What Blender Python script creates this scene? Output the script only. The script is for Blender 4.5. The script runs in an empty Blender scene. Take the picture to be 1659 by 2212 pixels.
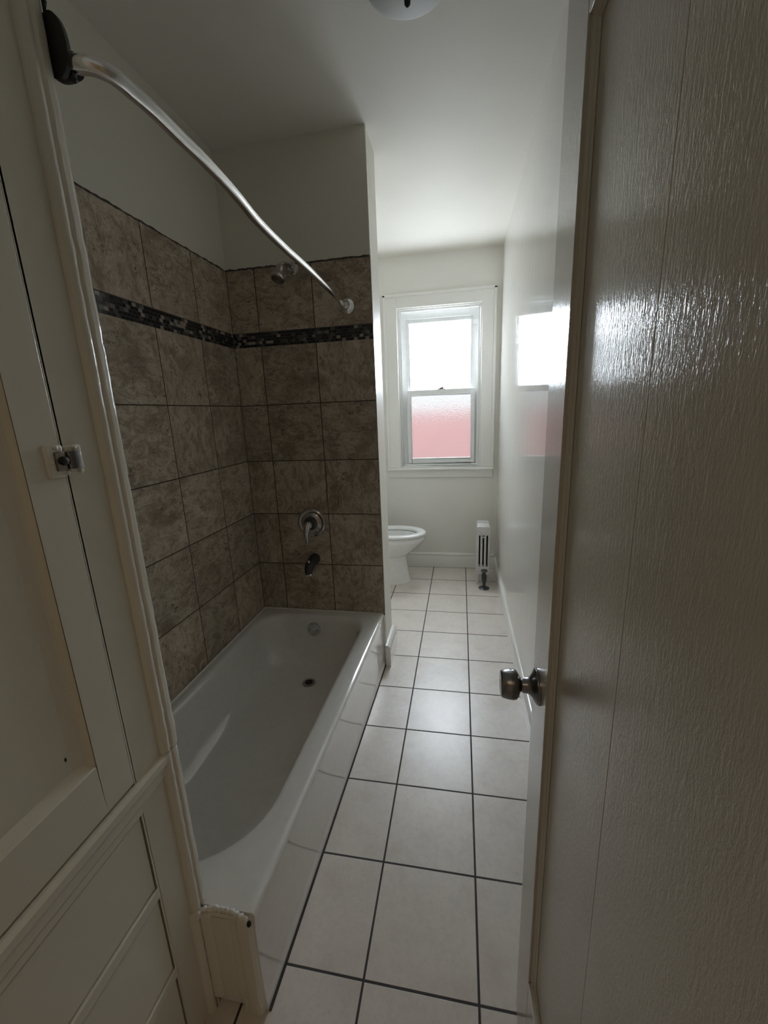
import bpy, bmesh, math, random
from mathutils import Vector, Matrix
random.seed(7)
S = bpy.context.scene
COL = S.collection
PI = math.pi

# ------------------------------------------------------------------ helpers
ORIGIN = {}

def o_of(p):
    while p.parent is not None:
        p = p.parent
    return ORIGIN.get(p.name, Vector((0, 0, 0)))

def obj(name, bm, mat, parent=None, smooth=None, bevel=0, segs=2, origin=None):
    if bevel:
        bmesh.ops.remove_doubles(bm, verts=bm.verts, dist=1e-6)
    bmesh.ops.recalc_face_normals(bm, faces=bm.faces)
    me = bpy.data.meshes.new(name)
    if parent is not None:
        off = o_of(parent)
    else:
        off = Vector(origin) if origin is not None else Vector((0, 0, 0))
    bmesh.ops.translate(bm, verts=bm.verts, vec=-off)
    bm.to_mesh(me)
    bm.free()
    if isinstance(mat, (list, tuple)):
        for m in mat:
            me.materials.append(m)
    else:
        me.materials.append(mat)
    o = bpy.data.objects.new(name, me)
    COL.objects.link(o)
    if parent is not None:
        o.parent = parent
    else:
        o.location = off
        ORIGIN[o.name] = off
    if bevel:
        b = o.modifiers.new('edge', 'BEVEL')
        b.width = bevel
        b.segments = segs
        b.limit_method = 'ANGLE'
        b.angle_limit = math.radians(35)
    if smooth is not None or bevel:
        for p in me.polygons:
            p.use_smooth = True
        ang = math.radians(smooth if smooth is not None else 40)
        try:
            me.set_sharp_from_angle(angle=ang)
        except Exception:
            pass
    return o

def root(name, loc, label=None, cat=None, group=None, kind=None):
    o = bpy.data.objects.new(name, None)
    o.empty_display_size = 0.05
    COL.objects.link(o)
    o.location = loc
    ORIGIN[o.name] = Vector(loc)
    return tag(o, label, cat, group, kind)

def tag(o, label=None, cat=None, group=None, kind=None):
    if label: o['label'] = label
    if cat: o['category'] = cat
    if group: o['group'] = group
    if kind: o['kind'] = kind
    return o

def box(bm, x0, x1, y0, y1, z0, z1):
    x0, x1 = min(x0, x1), max(x0, x1)
    y0, y1 = min(y0, y1), max(y0, y1)
    z0, z1 = min(z0, z1), max(z0, z1)
    v = [bm.verts.new(p) for p in ((x0,y0,z0),(x1,y0,z0),(x1,y1,z0),(x0,y1,z0),(x0,y0,z1),(x1,y0,z1),(x1,y1,z1),(x0,y1,z1))]
    for f in ((3,2,1,0),(4,5,6,7),(0,1,5,4),(1,2,6,5),(2,3,7,6),(3,0,4,7)):
        bm.faces.new([v[i] for i in f])

def boxes(*l):
    bm = bmesh.new()
    for b in l:
        box(bm, *b)
    return bm

def basis(axis):
    a = Vector(axis).normalized()
    t = Vector((0, 0, 1)) if abs(a.z) < 0.9 else Vector((1, 0, 0))
    u = a.cross(t).normalized()
    return a, u, a.cross(u).normalized()

def lathe(bm, origin, axis, prof, n=32, cap0=True, cap1=True, sx=1.0, sy=1.0):
    """prof: list of (distance along axis, radius)"""
    a, u, w = basis(axis)
    o = Vector(origin)
    rings = []
    for d, r in prof:
        rings.append([bm.verts.new(o + a*d + u*(r*sx*math.cos(2*PI*i/n)) + w*(r*sy*math.sin(2*PI*i/n))) for i in range(n)])
    for r0, r1 in zip(rings, rings[1:]):
        for i in range(n):
            bm.faces.new((r0[i], r0[(i+1) % n], r1[(i+1) % n], r1[i]))
    if cap0: bm.faces.new(rings[0][::-1])
    if cap1: bm.faces.new(rings[-1])
    return bm

def tube(bm, pts, rad, n=16, cap=True):
    pts = [Vector(p) for p in pts]
    rads = rad if isinstance(rad, (list, tuple)) else [rad]*len(pts)
    prev = None
    rings = []
    for i, p in enumerate(pts):
        t = (pts[min(i+1, len(pts)-1)] - pts[max(i-1, 0)]).normalized()
        if prev is None:
            _, u, _ = basis(t)
        else:
            u = (prev - t*prev.dot(t)).normalized()
        prev = u
        w = t.cross(u)
        rings.append([bm.verts.new(p + u*(rads[i]*math.cos(2*PI*k/n)) + w*(rads[i]*math.sin(2*PI*k/n))) for k in range(n)])
    for r0, r1 in zip(rings, rings[1:]):
        for k in range(n):
            bm.faces.new((r0[k], r0[(k+1) % n], r1[(k+1) % n], r1[k]))
    if cap:
        bm.faces.new(rings[0][::-1]); bm.faces.new(rings[-1])
    return bm

def catmull(pts, sub=8):
    P = [Vector(p) for p in pts]
    P = [P[0]*2-P[1]] + P + [P[-1]*2-P[-2]]
    out = []
    for i in range(1, len(P)-2):
        for k in range(sub):
            t = k/sub
            a, b, c, d = P[i-1], P[i], P[i+1], P[i+2]
            out.append(0.5*((2*b)+(c-a)*t+(2*a-5*b+4*c-d)*t*t+(3*b-a-3*c+d)*t**3))
    out.append(P[-2])
    return out

def prism(bm, poly, axis, a0, a1):
    """poly of 2-D points in the two other axes (in order), extruded along axis"""
    def pt(p, a):
        if axis == 'X': return (a, p[0], p[1])
        if axis == 'Y': return (p[0], a, p[1])
        return (p[0], p[1], a)
    v0 = [bm.verts.new(pt(p, a0)) for p in poly]
    v1 = [bm.verts.new(pt(p, a1)) for p in poly]
    n = len(poly)
    for i in range(n):
        bm.faces.new((v0[i], v0[(i+1) % n], v1[(i+1) % n], v1[i]))
    bm.faces.new(v0[::-1]); bm.faces.new(v1)
    return bm

def rrect(x0, x1, y0, y1, r, z, nc=10, ns=6):
    """rounded rectangle ring, consistent topology; r scalar or 4 radii (x1y1, x0y1, x0y0, x1y0)"""
    if not isinstance(r, (list, tuple)): r = [r]*4
    cs = [(x1-r[0], y1-r[0], r[0], 0), (x0+r[1], y1-r[1], r[1], PI/2), (x0+r[2], y0+r[2], r[2], PI), (x1-r[3], y0+r[3], r[3], 1.5*PI)]
    pts = []
    for i, (cx, cy, rr, a0) in enumerate(cs):
        for k in range(nc+1):
            a = a0 + (PI/2)*k/nc
            pts.append(Vector((cx+rr*math.cos(a), cy+rr*math.sin(a), z)))
        c2 = cs[(i+1) % 4]
        e = Vector((c2[0]+c2[2]*math.cos(c2[3]), c2[1]+c2[2]*math.sin(c2[3]), z))
        s = pts[-1].copy()
        for k in range(1, ns):
            pts.append(s.lerp(e, k/ns))
    return pts

def loft(bm, rings, cap0=False, cap1=False, closed=True):
    R = [[bm.verts.new(p) for p in r] for r in rings]
    n = len(R[0])
    for a, b in zip(R, R[1:]):
        for i in range(n):
            bm.faces.new((a[i], a[(i+1) % n], b[(i+1) % n], b[i]))
    if cap0: bm.faces.new(R[0][::-1])
    if cap1: bm.faces.new(R[-1])
    return bm

# ------------------------------------------------------------------ materials
class NT:
    def __init__(s, name):
        s.m = bpy.data.materials.new(name)
        s.m.use_nodes = True
        s.t = s.m.node_tree
        s.n = s.t.nodes
        s.b = s.n['Principled BSDF']
        s.out = s.n['Material Output']
    def add(s, typ, **kw):
        nd = s.n.new(typ)
        for k, v in kw.items():
            setattr(nd, k, v)
        return nd
    def l(s, a, b): s.t.links.new(a, b)
    def val(s, sock, v):
        if hasattr(v, 'is_linked') or hasattr(v, 'links'): s.l(v, sock)
        else: sock.default_value = v
    def math(s, op, a, b=0.0, c=None):
        nd = s.add('ShaderNodeMath', operation=op)
        s.val(nd.inputs[0], a); s.val(nd.inputs[1], b)
        if c is not None: s.val(nd.inputs[2], c)
        return nd.outputs[0]
    def mix(s, f, a, b):
        nd = s.add('ShaderNodeMix', data_type='RGBA')
        s.val(nd.inputs[0], f); s.val(nd.inputs[6], a); s.val(nd.inputs[7], b)
        return nd.outputs[2]
    def ramp(s, f, stops, interp='LINEAR'):
        nd = s.add('ShaderNodeValToRGB')
        nd.color_ramp.interpolation = interp
        e = nd.color_ramp.elements
        while len(e) < len(stops): e.new(0.5)
        for el, (p, c) in zip(e, stops):
            el.position = p
            el.color = c if len(c) == 4 else (*c, 1)
        s.l(f, nd.inputs[0])
        return nd.outputs[0]
    def noise(s, vec, scale, detail=4, rough=0.55, dist=0.0):
        nd = s.add('ShaderNodeTexNoise')
        s.l(vec, nd.inputs['Vector'])
        nd.inputs['Scale'].default_value = scale
        nd.inputs['Detail'].default_value = detail
        nd.inputs['Roughness'].default_value = rough
        nd.inputs['Distortion'].default_value = dist
        return nd.outputs[0]
    def mapping(s, vec, scale):
        nd = s.add('ShaderNodeMapping')
        s.l(vec, nd.inputs[0]); nd.inputs['Scale'].default_value = scale
        return nd.outputs[0]
    def coord(s, which='Object'):
        return s.add('ShaderNodeTexCoord').outputs[which]
    def bump(s, h, strength, dist, normal=None):
        nd = s.add('ShaderNodeBump')
        nd.inputs['Strength'].default_value = strength
        nd.inputs['Distance'].default_value = dist
        s.l(h, nd.inputs['Height'])
        if normal is not None: s.l(normal, nd.inputs['Normal'])
        return nd.outputs[0]
    def set(s, color=None, rough=None, metal=None, normal=None, coat=None, coat_rough=None, spec=None):
        i = s.b.inputs
        if color is not None: s.val(i['Base Color'], color if not isinstance(color, tuple) else (*color, 1))
        if rough is not None: s.val(i['Roughness'], rough)
        if metal is not None: i['Metallic'].default_value = metal
        if normal is not None: s.l(normal, i['Normal'])
        if coat is not None: i['Coat Weight'].default_value = coat
        if coat_rough is not None: i['Coat Roughness'].default_value = coat_rough
        if spec is not None: i['Specular IOR Level'].default_value = spec
        return s.m

def paint(name, color, rough, streak=(6, 6, 6), scale=8, strength=0.2, dist=0.002, fine=None, var=0.04, spec=0.5):
    t = NT(name)
    c = t.coord()
    n1 = t.noise(t.mapping(c, streak), scale, 4, 0.6)
    big = t.noise(c, 2.5, 3)
    col = t.mix(t.math('MULTIPLY', big, 1.0), (*[x*(1-var) for x in color], 1), (*[min(1, x*(1+var)) for x in color], 1))
    nrm = t.bump(n1, strength, dist)
    if fine:
        nrm = t.bump(t.noise(t.mapping(c, fine[0]), fine[1], 3, 0.6), fine[2], fine[3], nrm)
    return t.set(col, rough, normal=nrm, spec=spec)

WHITE = (0.80, 0.785, 0.735)
M_wall_far = paint('far_wall_paint', (0.80, 0.782, 0.735), 0.42, scale=20, strength=0.10, dist=0.001)
M_wall_gloss = paint('right_wall_gloss_paint', (0.80, 0.782, 0.735), 0.06, streak=(6, 9, 0.25), scale=5, strength=0.30, dist=0.0035,
                     fine=((30, 30, 2), 4, 0.05, 0.0006), spec=0.15)
M_wall = paint('wall_paint', (0.78, 0.755, 0.675), 0.45, scale=20, strength=0.10, dist=0.001)
M_ceil = paint('ceiling_paint', (0.80, 0.775, 0.715), 0.55, streak=(1, 1, 1), scale=14, strength=0.22, dist=0.003, spec=0.10)
M_trim = paint('gloss_trim_paint', (0.82, 0.81, 0.775), 0.18, streak=(3, 3, 3), scale=10, strength=0.10, dist=0.001)
M_cab = paint('cabinet_enamel', (0.76, 0.725, 0.63), 0.22, streak=(1, 1, 0.25), scale=22, strength=0.16, dist=0.0015,
              fine=((1, 1, 1), 90, 0.06, 0.0006))
M_casing = paint('thick_old_enamel', (0.78, 0.75, 0.665), 0.13, streak=(8, 8, 0.8), scale=9, strength=0.45, dist=0.003,
                 fine=((1, 1, 1), 60, 0.12, 0.0012))
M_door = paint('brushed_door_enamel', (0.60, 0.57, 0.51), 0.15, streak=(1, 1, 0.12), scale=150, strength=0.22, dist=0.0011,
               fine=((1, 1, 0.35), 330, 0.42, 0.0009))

def simple(name, color, rough, metal=0.0, coat=None, bump=None):
    t = NT(name)
    c = t.coord()
    n = t.noise(c, 30, 3)
    col = t.mix(n, (*[x*0.93 for x in color], 1), (*[min(1, x*1.05) for x in color], 1))
    nrm = t.bump(n, bump or 0.02, 0.001)
    return t.set(col, rough, metal, nrm, coat=coat)

M_porc = simple('white_porcelain', (0.83, 0.83, 0.81), 0.10, coat=0.3, bump=0.01)
M_tub = simple('tub_enamel', (0.82, 0.81, 0.785), 0.10, coat=0.7, bump=0.008)
M_seat = simple('seat_plastic', (0.88, 0.88, 0.87), 0.22, bump=0.01)
M_chrome = simple('chrome', (0.78, 0.78, 0.80), 0.10, 1.0)
M_chrome_worn = simple('worn_chrome', (0.55, 0.54, 0.53), 0.18, 1.0, bump=0.15)
M_rod = simple('rod_chrome', (0.92, 0.92, 0.93), 0.16, 1.0)
M_steel = simple('satin_steel', (0.27, 0.27, 0.28), 0.26, 1.0)
M_black = simple('black_bronze', (0.012, 0.011, 0.010), 0.35, 0.0)
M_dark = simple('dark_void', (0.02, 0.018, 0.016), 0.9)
M_iron = simple('dark_cast_iron', (0.055, 0.055, 0.053), 0.4, 0.3, bump=0.3)
M_silver = simple('silver_radiator_paint', (0.66, 0.66, 0.65), 0.36, 0.25, bump=0.2)
M_caulk = simple('white_caulk', (0.84, 0.83, 0.79), 0.4, bump=0.4)
M_grout_line = simple('dark_grout_edge', (0.10, 0.085, 0.072), 0.9, bump=0.5)
M_brass_old = simple('tarnished_brass', (0.26, 0.22, 0.17), 0.3, 1.0, bump=0.2)
M_vinyl = simple('white_vinyl', (0.83, 0.835, 0.83), 0.3)
M_opal = simple('opal_glass_shade', (0.50, 0.505, 0.49), 0.6)

def mat_floor():
    t = NT('beige_floor_tile')
    uv = t.coord('UV')
    sp = t.add('ShaderNodeSeparateXYZ'); t.l(uv, sp.inputs[0])
    def line(u, w):
        f = t.math('FRACT', u)
        d = t.math('MINIMUM', f, t.math('SUBTRACT', 1.0, f))
        nd = t.add('ShaderNodeMapRange', interpolation_type='SMOOTHSTEP')
        t.l(d, nd.inputs[0])
        nd.inputs[1].default_value = w*0.75; nd.inputs[2].default_value = w*1.25
        nd.inputs[3].default_value = 0.0; nd.inputs[4].default_value = 1.0
        return nd.outputs[0]
    tile = t.math('MINIMUM', line(sp.outputs[0], 0.0105), line(sp.outputs[1], 0.0105))
    cell = t.add('ShaderNodeCombineXYZ')
    t.l(t.math('FLOOR', sp.outputs[0]), cell.inputs[0]); t.l(t.math('FLOOR', sp.outputs[1]), cell.inputs[1])
    wn = t.add('ShaderNodeTexWhiteNoise', noise_dimensions='3D'); t.l(cell.outputs[0], wn.inputs[0])
    sc = t.add('ShaderNodeVectorMath', operation='SCALE'); t.l(wn.outputs['Color'], sc.inputs[0]); sc.inputs[3].default_value = 17
    ad = t.add('ShaderNodeVectorMath', operation='ADD'); t.l(uv, ad.inputs[0]); t.l(sc.outputs[0], ad.inputs[1])
    p = ad.outputs[0]
    n1 = t.noise(p, 2.2, 5, 0.6); n2 = t.noise(p, 14, 5, 0.7); n3 = t.noise(p, 30, 3, 0.6, 0.5)
    c = t.ramp(n1, [(0.3, (0.66, 0.585, 0.525)), (0.5, (0.73, 0.675, 0.62)), (0.7, (0.77, 0.70, 0.635))])
    c = t.mix(t.math('MULTIPLY', t.ramp(n2, [(0.38, (1, 1, 1)), (0.55, (0, 0, 0))]), 0.20), c, (0.50, 0.455, 0.42, 1))
    c = t.mix(t.math('MULTIPLY', t.ramp(n3, [(0.30, (1, 1, 1)), (0.42, (0, 0, 0))]), 0.25), c, (0.46, 0.435, 0.41, 1))
    c = t.mix(t.math('MULTIPLY', wn.outputs['Value'], 0.10), c, (0.62, 0.56, 0.50, 1))
    gn = t.noise(uv, 40, 3)
    g = t.mix(gn, (0.035, 0.033, 0.033, 1), (0.065, 0.06, 0.058, 1))
    col = t.mix(tile, g, c)
    rough = t.math('ADD', t.math('MULTIPLY', tile, -0.50), t.math('ADD', 0.76, t.math('MULTIPLY', n2, 0.14)))
    nrm = t.bump(tile, 0.6, 0.0015)
    nrm = t.bump(t.noise(p, 9, 5, 0.65), 0.09, 0.003, nrm)
    return t.set(col, rough, normal=nrm)

def mat_stone():
    t = NT('brown_stone_wall_tile')
    uv = t.coord('UV')
    sp = t.add('ShaderNodeSeparateXYZ'); t.l(uv, sp.inputs[0])
    def line(u, w):
        f = t.math('FRACT', u)
        d = t.math('MINIMUM', f, t.math('SUBTRACT', 1.0, f))
        nd = t.add('ShaderNodeMapRange', interpolation_type='SMOOTHSTEP')
        t.l(d, nd.inputs[0])
        nd.inputs[1].default_value = w*0.7; nd.inputs[2].default_value = w*1.3
        return nd.outputs[0]
    tile = t.math('MINIMUM', line(sp.outputs[0], 0.0074), line(sp.outputs[1], 0.0074))
    cell = t.add('ShaderNodeCombineXYZ')
    t.l(t.math('FLOOR', sp.outputs[0]), cell.inputs[0]); t.l(t.math('FLOOR', sp.outputs[1]), cell.inputs[1])
    obi = t.add('ShaderNodeObjectInfo')
    t.l(t.math('MULTIPLY', obi.outputs['Random'], 50), cell.inputs[2])
    wn = t.add('ShaderNodeTexWhiteNoise', noise_dimensions='3D'); t.l(cell.outputs[0], wn.inputs[0])
    # every tile turns and shifts the stone pattern its own way
    rot = t.add('ShaderNodeVectorRotate', rotation_type='Z_AXIS')
    t.l(uv, rot.inputs['Vector']); t.l(t.math('MULTIPLY', t.math('FLOOR', t.math('MULTIPLY', wn.outputs['Value'], 3.99)), PI/2), rot.inputs['Angle'])
    sc = t.add('ShaderNodeVectorMath', operation='SCALE'); t.l(wn.outputs['Color'], sc.inputs[0]); sc.inputs[3].default_value = 23
    ad = t.add('ShaderNodeVectorMath', operation='ADD'); t.l(rot.outputs[0], ad.inputs[0]); t.l(sc.outputs[0], ad.inputs[1])
    p = ad.outputs[0]
    n1 = t.noise(p, 1.7, 5, 0.60, 0.9)
    st = t.mapping(p, (1.0, 1.7, 1.0))
    n2 = t.noise(st, 4.2, 8, 0.72, 1.4)
    pit = t.noise(st, 10.0, 5, 0.62, 2.2)
    pmask = t.noise(p, 2.6, 2, 0.5)
    fine = t.noise(p, 34, 5, 0.75)
    c = t.ramp(n1, [(0.30, (0.235, 0.178, 0.128)), (0.46, (0.35, 0.283, 0.210)), (0.58, (0.42, 0.350, 0.270)), (0.74, (0.50, 0.430, 0.345))])
    c = t.mix(t.math('MULTIPLY', t.ramp(n2, [(0.40, (1, 1, 1)), (0.50, (0, 0, 0))]), 0.62), c, (0.175, 0.125, 0.085, 1))
    c = t.mix(t.math('MULTIPLY', t.ramp(n2, [(0.54, (0, 0, 0)), (0.62, (1, 1, 1)), (0.72, (0, 0, 0))]), 0.50), c, (0.58, 0.515, 0.43, 1))
    pm = t.math('MULTIPLY', t.ramp(pit, [(0.37, (1, 1, 1)), (0.43, (0, 0, 0))]), t.ramp(pmask, [(0.44, (0, 0, 0)), (0.56, (1, 1, 1))]))
    c = t.mix(t.math('MULTIPLY', pm, 0.80), c, (0.055, 0.042, 0.032, 1))
    c = t.mix(t.math('MULTIPLY', t.ramp(fine, [(0.36, (1, 1, 1)), (0.48, (0, 0, 0))]), 0.45), c, (0.14, 0.105, 0.078, 1))
    hs = t.add('ShaderNodeHueSaturation')
    t.l(c, hs.inputs['Color']); t.l(t.math('ADD', 1.10, t.math('MULTIPLY', wn.outputs['Value'], 0.32)), hs.inputs['Value'])
    hs.inputs['Saturation'].default_value = 0.92
    col = t.mix(tile, (0.050, 0.037, 0.029, 1), hs.outputs[0])
    rough = t.math('ADD', t.math('MULTIPLY', tile, -0.45), t.math('ADD', 0.82, t.math('MULTIPLY', n1, 0.15)))
    nrm = t.bump(tile, 0.5, 0.0015)
    nrm = t.bump(t.math('SUBTRACT', n2, t.math('MULTIPLY', pm, 0.6)), 0.25, 0.002, nrm)
    return t.set(col, rough, normal=nrm)

def mat_mosaic():
    t = NT('glass_mosaic_band')
    uv = t.coord('UV')   # metres along the wall, metres up from the band's foot
    sp = t.add('ShaderNodeSeparateXYZ'); t.l(uv, sp.inputs[0])
    rows = t.math('MULTIPLY', sp.outputs[1], 5/0.0705)
    r = t.math('FLOOR', rows)
    off = t.math('MULTIPLY', t.math('FRACT', t.math('MULTIPLY', r, 0.46)), 1.0)
    cols = t.math('ADD', t.math('MULTIPLY', sp.outputs[0], 1/0.0205), off)
    def line(u, w):
        f = t.math('FRACT', u)
        d = t.math('MINIMUM', f, t.math('SUBTRACT', 1.0, f))
        return t.math('GREATER_THAN', d, w)
    tile = t.math('MINIMUM', line(rows, 0.045), line(cols, 0.028))
    cell = t.add('ShaderNodeCombineXYZ')
    t.l(t.math('FLOOR', cols), cell.inputs[0]); t.l(r, cell.inputs[1])
    obi = t.add('ShaderNodeObjectInfo'); t.l(t.math('MULTIPLY', obi.outputs['Random'], 50), cell.inputs[2])
    wn = t.add('ShaderNodeTexWhiteNoise', noise_dimensions='3D'); t.l(cell.outputs[0], wn.inputs[0])
    c = t.ramp(wn.outputs['Value'], [(0.0, (0.008, 0.009, 0.012)), (0.40, (0.020, 0.022, 0.030)), (0.56, (0.095, 0.092, 0.092)),
                                      (0.72, (0.045, 0.036, 0.033)), (0.80, (0.20, 0.19, 0.18)), (0.88, (0.42, 0.36, 0.29))], 'CONSTANT')
    n = t.noise(uv, 220, 3)
    c = t.mix(t.math('MULTIPLY', n, 0.25), c, (0.05, 0.045, 0.04, 1))
    col = t.mix(tile, (0.11, 0.10, 0.095, 1), c)
    rough = t.math('SUBTRACT', 0.75, t.math('MULTIPLY', tile, 0.60))
    return t.set(col, rough, normal=t.bump(tile, 0.4, 0.001))

def mat_brick():
    t = NT('red_brick')
    c = t.coord('UV')
    b = t.add('ShaderNodeTexBrick')
    t.l(c, b.inputs['Vector'])
    b.inputs['Color1'].default_value = (0.33, 0.105, 0.10, 1)
    b.inputs['Color2'].default_value = (0.26, 0.08, 0.075, 1)
    b.inputs['Mortar'].default_value = (0.34, 0.22, 0.20, 1)
    b.inputs['Scale'].default_value = 4.5
    b.inputs['Mortar Size'].default_value = 0.012
    return t.set(b.outputs[0], 0.85)

def mat_pane(name, emit, col, clear=0.0):
    """textured privacy glass, glowing with the daylight it scatters"""
    t = NT(name)
    c = t.coord()
    vo = t.add('ShaderNodeTexVoronoi'); t.l(c, vo.inputs['Vector']); vo.inputs['Scale'].default_value = 110
    nrm = t.bump(vo.outputs['Distance'], 0.5, 0.004)
    gl = t.add('ShaderNodeBsdfGlass'); gl.inputs['Roughness'].default_value = 0.22; gl.inputs['IOR'].default_value = 1.25
    gl.inputs['Color'].default_value = (0.96, 0.97, 0.97, 1)
    t.l(nrm, gl.inputs['Normal'])
    em = t.add('ShaderNodeEmission'); em.inputs[0].default_value = (*col, 1); em.inputs[1].default_value = emit
    ad = t.add('ShaderNodeAddShader')
    t.l(gl.outputs[0], ad.inputs[0]); t.l(em.outputs[0], ad.inputs[1])
    if clear:
        tr = t.add('ShaderNodeBsdfTransparent')
        mx = t.add('ShaderNodeMixShader'); mx.inputs[0].default_value = clear
        t.l(ad.outputs[0], mx.inputs[1]); t.l(tr.outputs[0], mx.inputs[2])
        t.l(mx.outputs[0], t.out.inputs['Surface'])
    else:
        t.l(ad.outputs[0], t.out.inputs['Surface'])
    return t.m

M_floor = mat_floor(); M_stone = mat_stone(); M_mosaic = mat_mosaic(); M_brick = mat_brick()
PANE_UP, PANE_LOW, SKY, DAY = 10.0, 0.07, 0.52, 330.0
M_pane_up = mat_pane('frosted_pane_lit_by_sky', PANE_UP, (0.82, 0.91, 1.0), 0.5)
M_pane_low = mat_pane('frosted_pane_lit_low', PANE_LOW, (0.95, 0.96, 1.0))

def uvmap(o, fn):
    me = o.data
    uvl = me.uv_layers.new(name='UVMap')
    off = o_of(o)
    for p in me.polygons:
        for li in p.loop_indices:
            co = me.vertices[me.loops[li].vertex_index].co + off
            uvl.data[li].uv = fn(co, p.normal)

# ------------------------------------------------------------------ key dimensions (metres)
T = 0.308                    # floor tile pitch; grout lines at x = k*T, y = -k*T
XL, XR = -0.954, 0.588       # left wall of the bath alcove, right wall
YF = 0.345                   # far wall
ZC = 2.785                   # ceiling
YB = -1.332                  # tiled face of the partition at the tap end
XP = -0.185                  # free end of the partition
YP = -1.115                  # back of the partition
XC = -0.373                  # front plane of the linen cupboard
YC = -2.852                  # bath end of the cupboard
YD = -3.560                  # inner face of the doorway wall
ZT = 0.340                   # bath rim
XT = -0.820                  # wall behind the toilet

# ------------------------------------------------------------------ setting
bm = boxes((-1.6, 1.6, -5.6, YF+0.12, -0.10, 0.0))
fl = tag(obj('floor', bm, M_floor), kind='structure')
uvmap(fl, lambda c, n: (c.x/T, c.y/T))
tag(obj('ceiling', boxes((-1.2, 0.80, YD-0.05, YF+0.14, ZC, ZC+0.12)), M_ceil), kind='structure')
tag(obj('ceiling_hall', boxes((-1.6, 1.6, -5.6, YD-0.05, 2.60, 2.72)), M_wall), kind='structure')

WX0, WX1, WZ0, WZ1 = -0.305, 0.432, 0.965, 2.378      # window opening in the far wall
tag(obj('wall_far', boxes((-1.1, WX0, YF, YF+0.14, 0, ZC), (WX1, 0.80, YF, YF+0.14, 0, ZC),
                          (WX0, WX1, YF, YF+0.14, 0, WZ0), (WX0, WX1, YF, YF+0.14, WZ1, ZC)), M_wall_far), kind='structure')
tag(obj('wall_right', boxes((XR, XR+0.12, YD, YF, 0, ZC)), M_wall_gloss), kind='structure')
wl = tag(obj('wall_left', boxes((XL-0.12, XL-0.012, YD, YB+0.10, 0, ZC), (XL-0.012, XL, YC-0.02, YB+0.10, 2.2505, ZC)), M_wall), kind='structure')
tag(obj('wall_behind_toilet', boxes((XT-0.2, XT, YP, YF, 0, ZC)), M_wall_far), kind='structure')
wp = tag(obj('wall_partition', boxes((XL-0.1, XP, YB+0.010, YP, 0, ZC), (XL, XP, YB, YB+0.010, 2.2505, ZC)), M_wall), kind='structure')
wf = tag(obj('wall_front', boxes((-1.6, -0.36, YD-0.13, YD, 0, ZC), (0.475, 0.75, YD-0.13, YD, 0, ZC), (-0.36, 0.475, YD-0.13, YD, 2.14, ZC)), M_wall), kind='structure')
tag(obj('wall_hall_left', boxes((-1.6, -1.5, -5.6, YD-0.13, 0, 2.6)), M_wall), kind='structure')
tag(obj('wall_hall_right', boxes((1.5, 1.6, -5.6, YD-0.13, 0, 2.6)), M_wall), kind='structure')
tag(obj('wall_hall_back', boxes((-1.6, 1.6, -5.7, -5.6, 0, 2.72)), M_wall), kind='structure')
tag(obj('wall_hall_near', boxes((0.75, 1.6, YD-0.13, YD-0.02, 0, 2.6)), M_wall), kind='structure')
tag(obj('wall_alcove_end', boxes((XL, XC-0.012, YC-0.028, YC-0.004, ZT+0.02, ZC)), M_wall), kind='structure')

# tiled surround: stone tiles and the mosaic band are parts of the two walls
ZH, HT = 1.5668, 0.3088
ZM0, ZM1, ZTT = 1.8690, 1.9400, 2.2460
def v_of(z):
    return (z-ZH)/HT if z < 1.90 else 2.0 + (z-ZM1)/(ZTT-ZM1)*0.994
lt = obj('stone_tiles', boxes((XL-0.012, XL, YC-0.004, YB, 0.30, ZM0), (XL-0.012, XL, YC-0.004, YB, ZM1, ZTT)), M_stone, wl)
uvmap(lt, lambda c, n: ((c.y+1.9387)/T + 0.0, v_of(c.z)))
lm = obj('mosaic_band', boxes((XL-0.012, XL-0.001, YC-0.004, YB, ZM0, ZM1)), M_mosaic, wl)
uvmap(lm, lambda c, n: (c.y, c.z-ZM0))
bt = obj('stone_tiles', boxes((XL, XP-0.002, YB, YB+0.010, 0.30, ZM0), (XL, XP-0.002, YB, YB+0.010, ZM1, ZTT)), M_stone, wp)
uvmap(bt, lambda c, n: ((c.x+0.798)/T, v_of(c.z)))
bmo = obj('mosaic_band', boxes((XL, XP-0.002, YB+0.001, YB+0.010, ZM0, ZM1)), M_mosaic, wp)
uvmap(bmo, lambda c, n: (c.x, c.z-ZM0))
# rough grout smear along the top of the tiles
def smear(p0, p1, r, n, jit):
    b = bmesh.new()
    pts, rs = [], []
    for i in range(n+1):
        q = Vector(p0).lerp(Vector(p1), i/n)
        q.z += random.uniform(-jit, jit)
        pts.append(q); rs.append(r*random.uniform(0.6, 1.35))
    return tube(b, pts, rs, 6)
obj('grout_edge', smear((XL-0.0015, YC-0.004, ZTT+0.002), (XL-0.0015, YB, ZTT+0.002), 0.0042, 90, 0.0016), M_grout_line, wl, smooth=60)
obj('grout_edge', smear((XL, YB, ZTT+0.002), (XP-0.004, YB, ZTT+0.002), 0.0042, 60, 0.0018), M_grout_line, wp, smooth=60)
obj('corner_grout', boxes((XL-0.001, XL+0.0022, YB-0.0022, YB+0.001, ZT, ZTT)), M_grout_line, wl)

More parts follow.
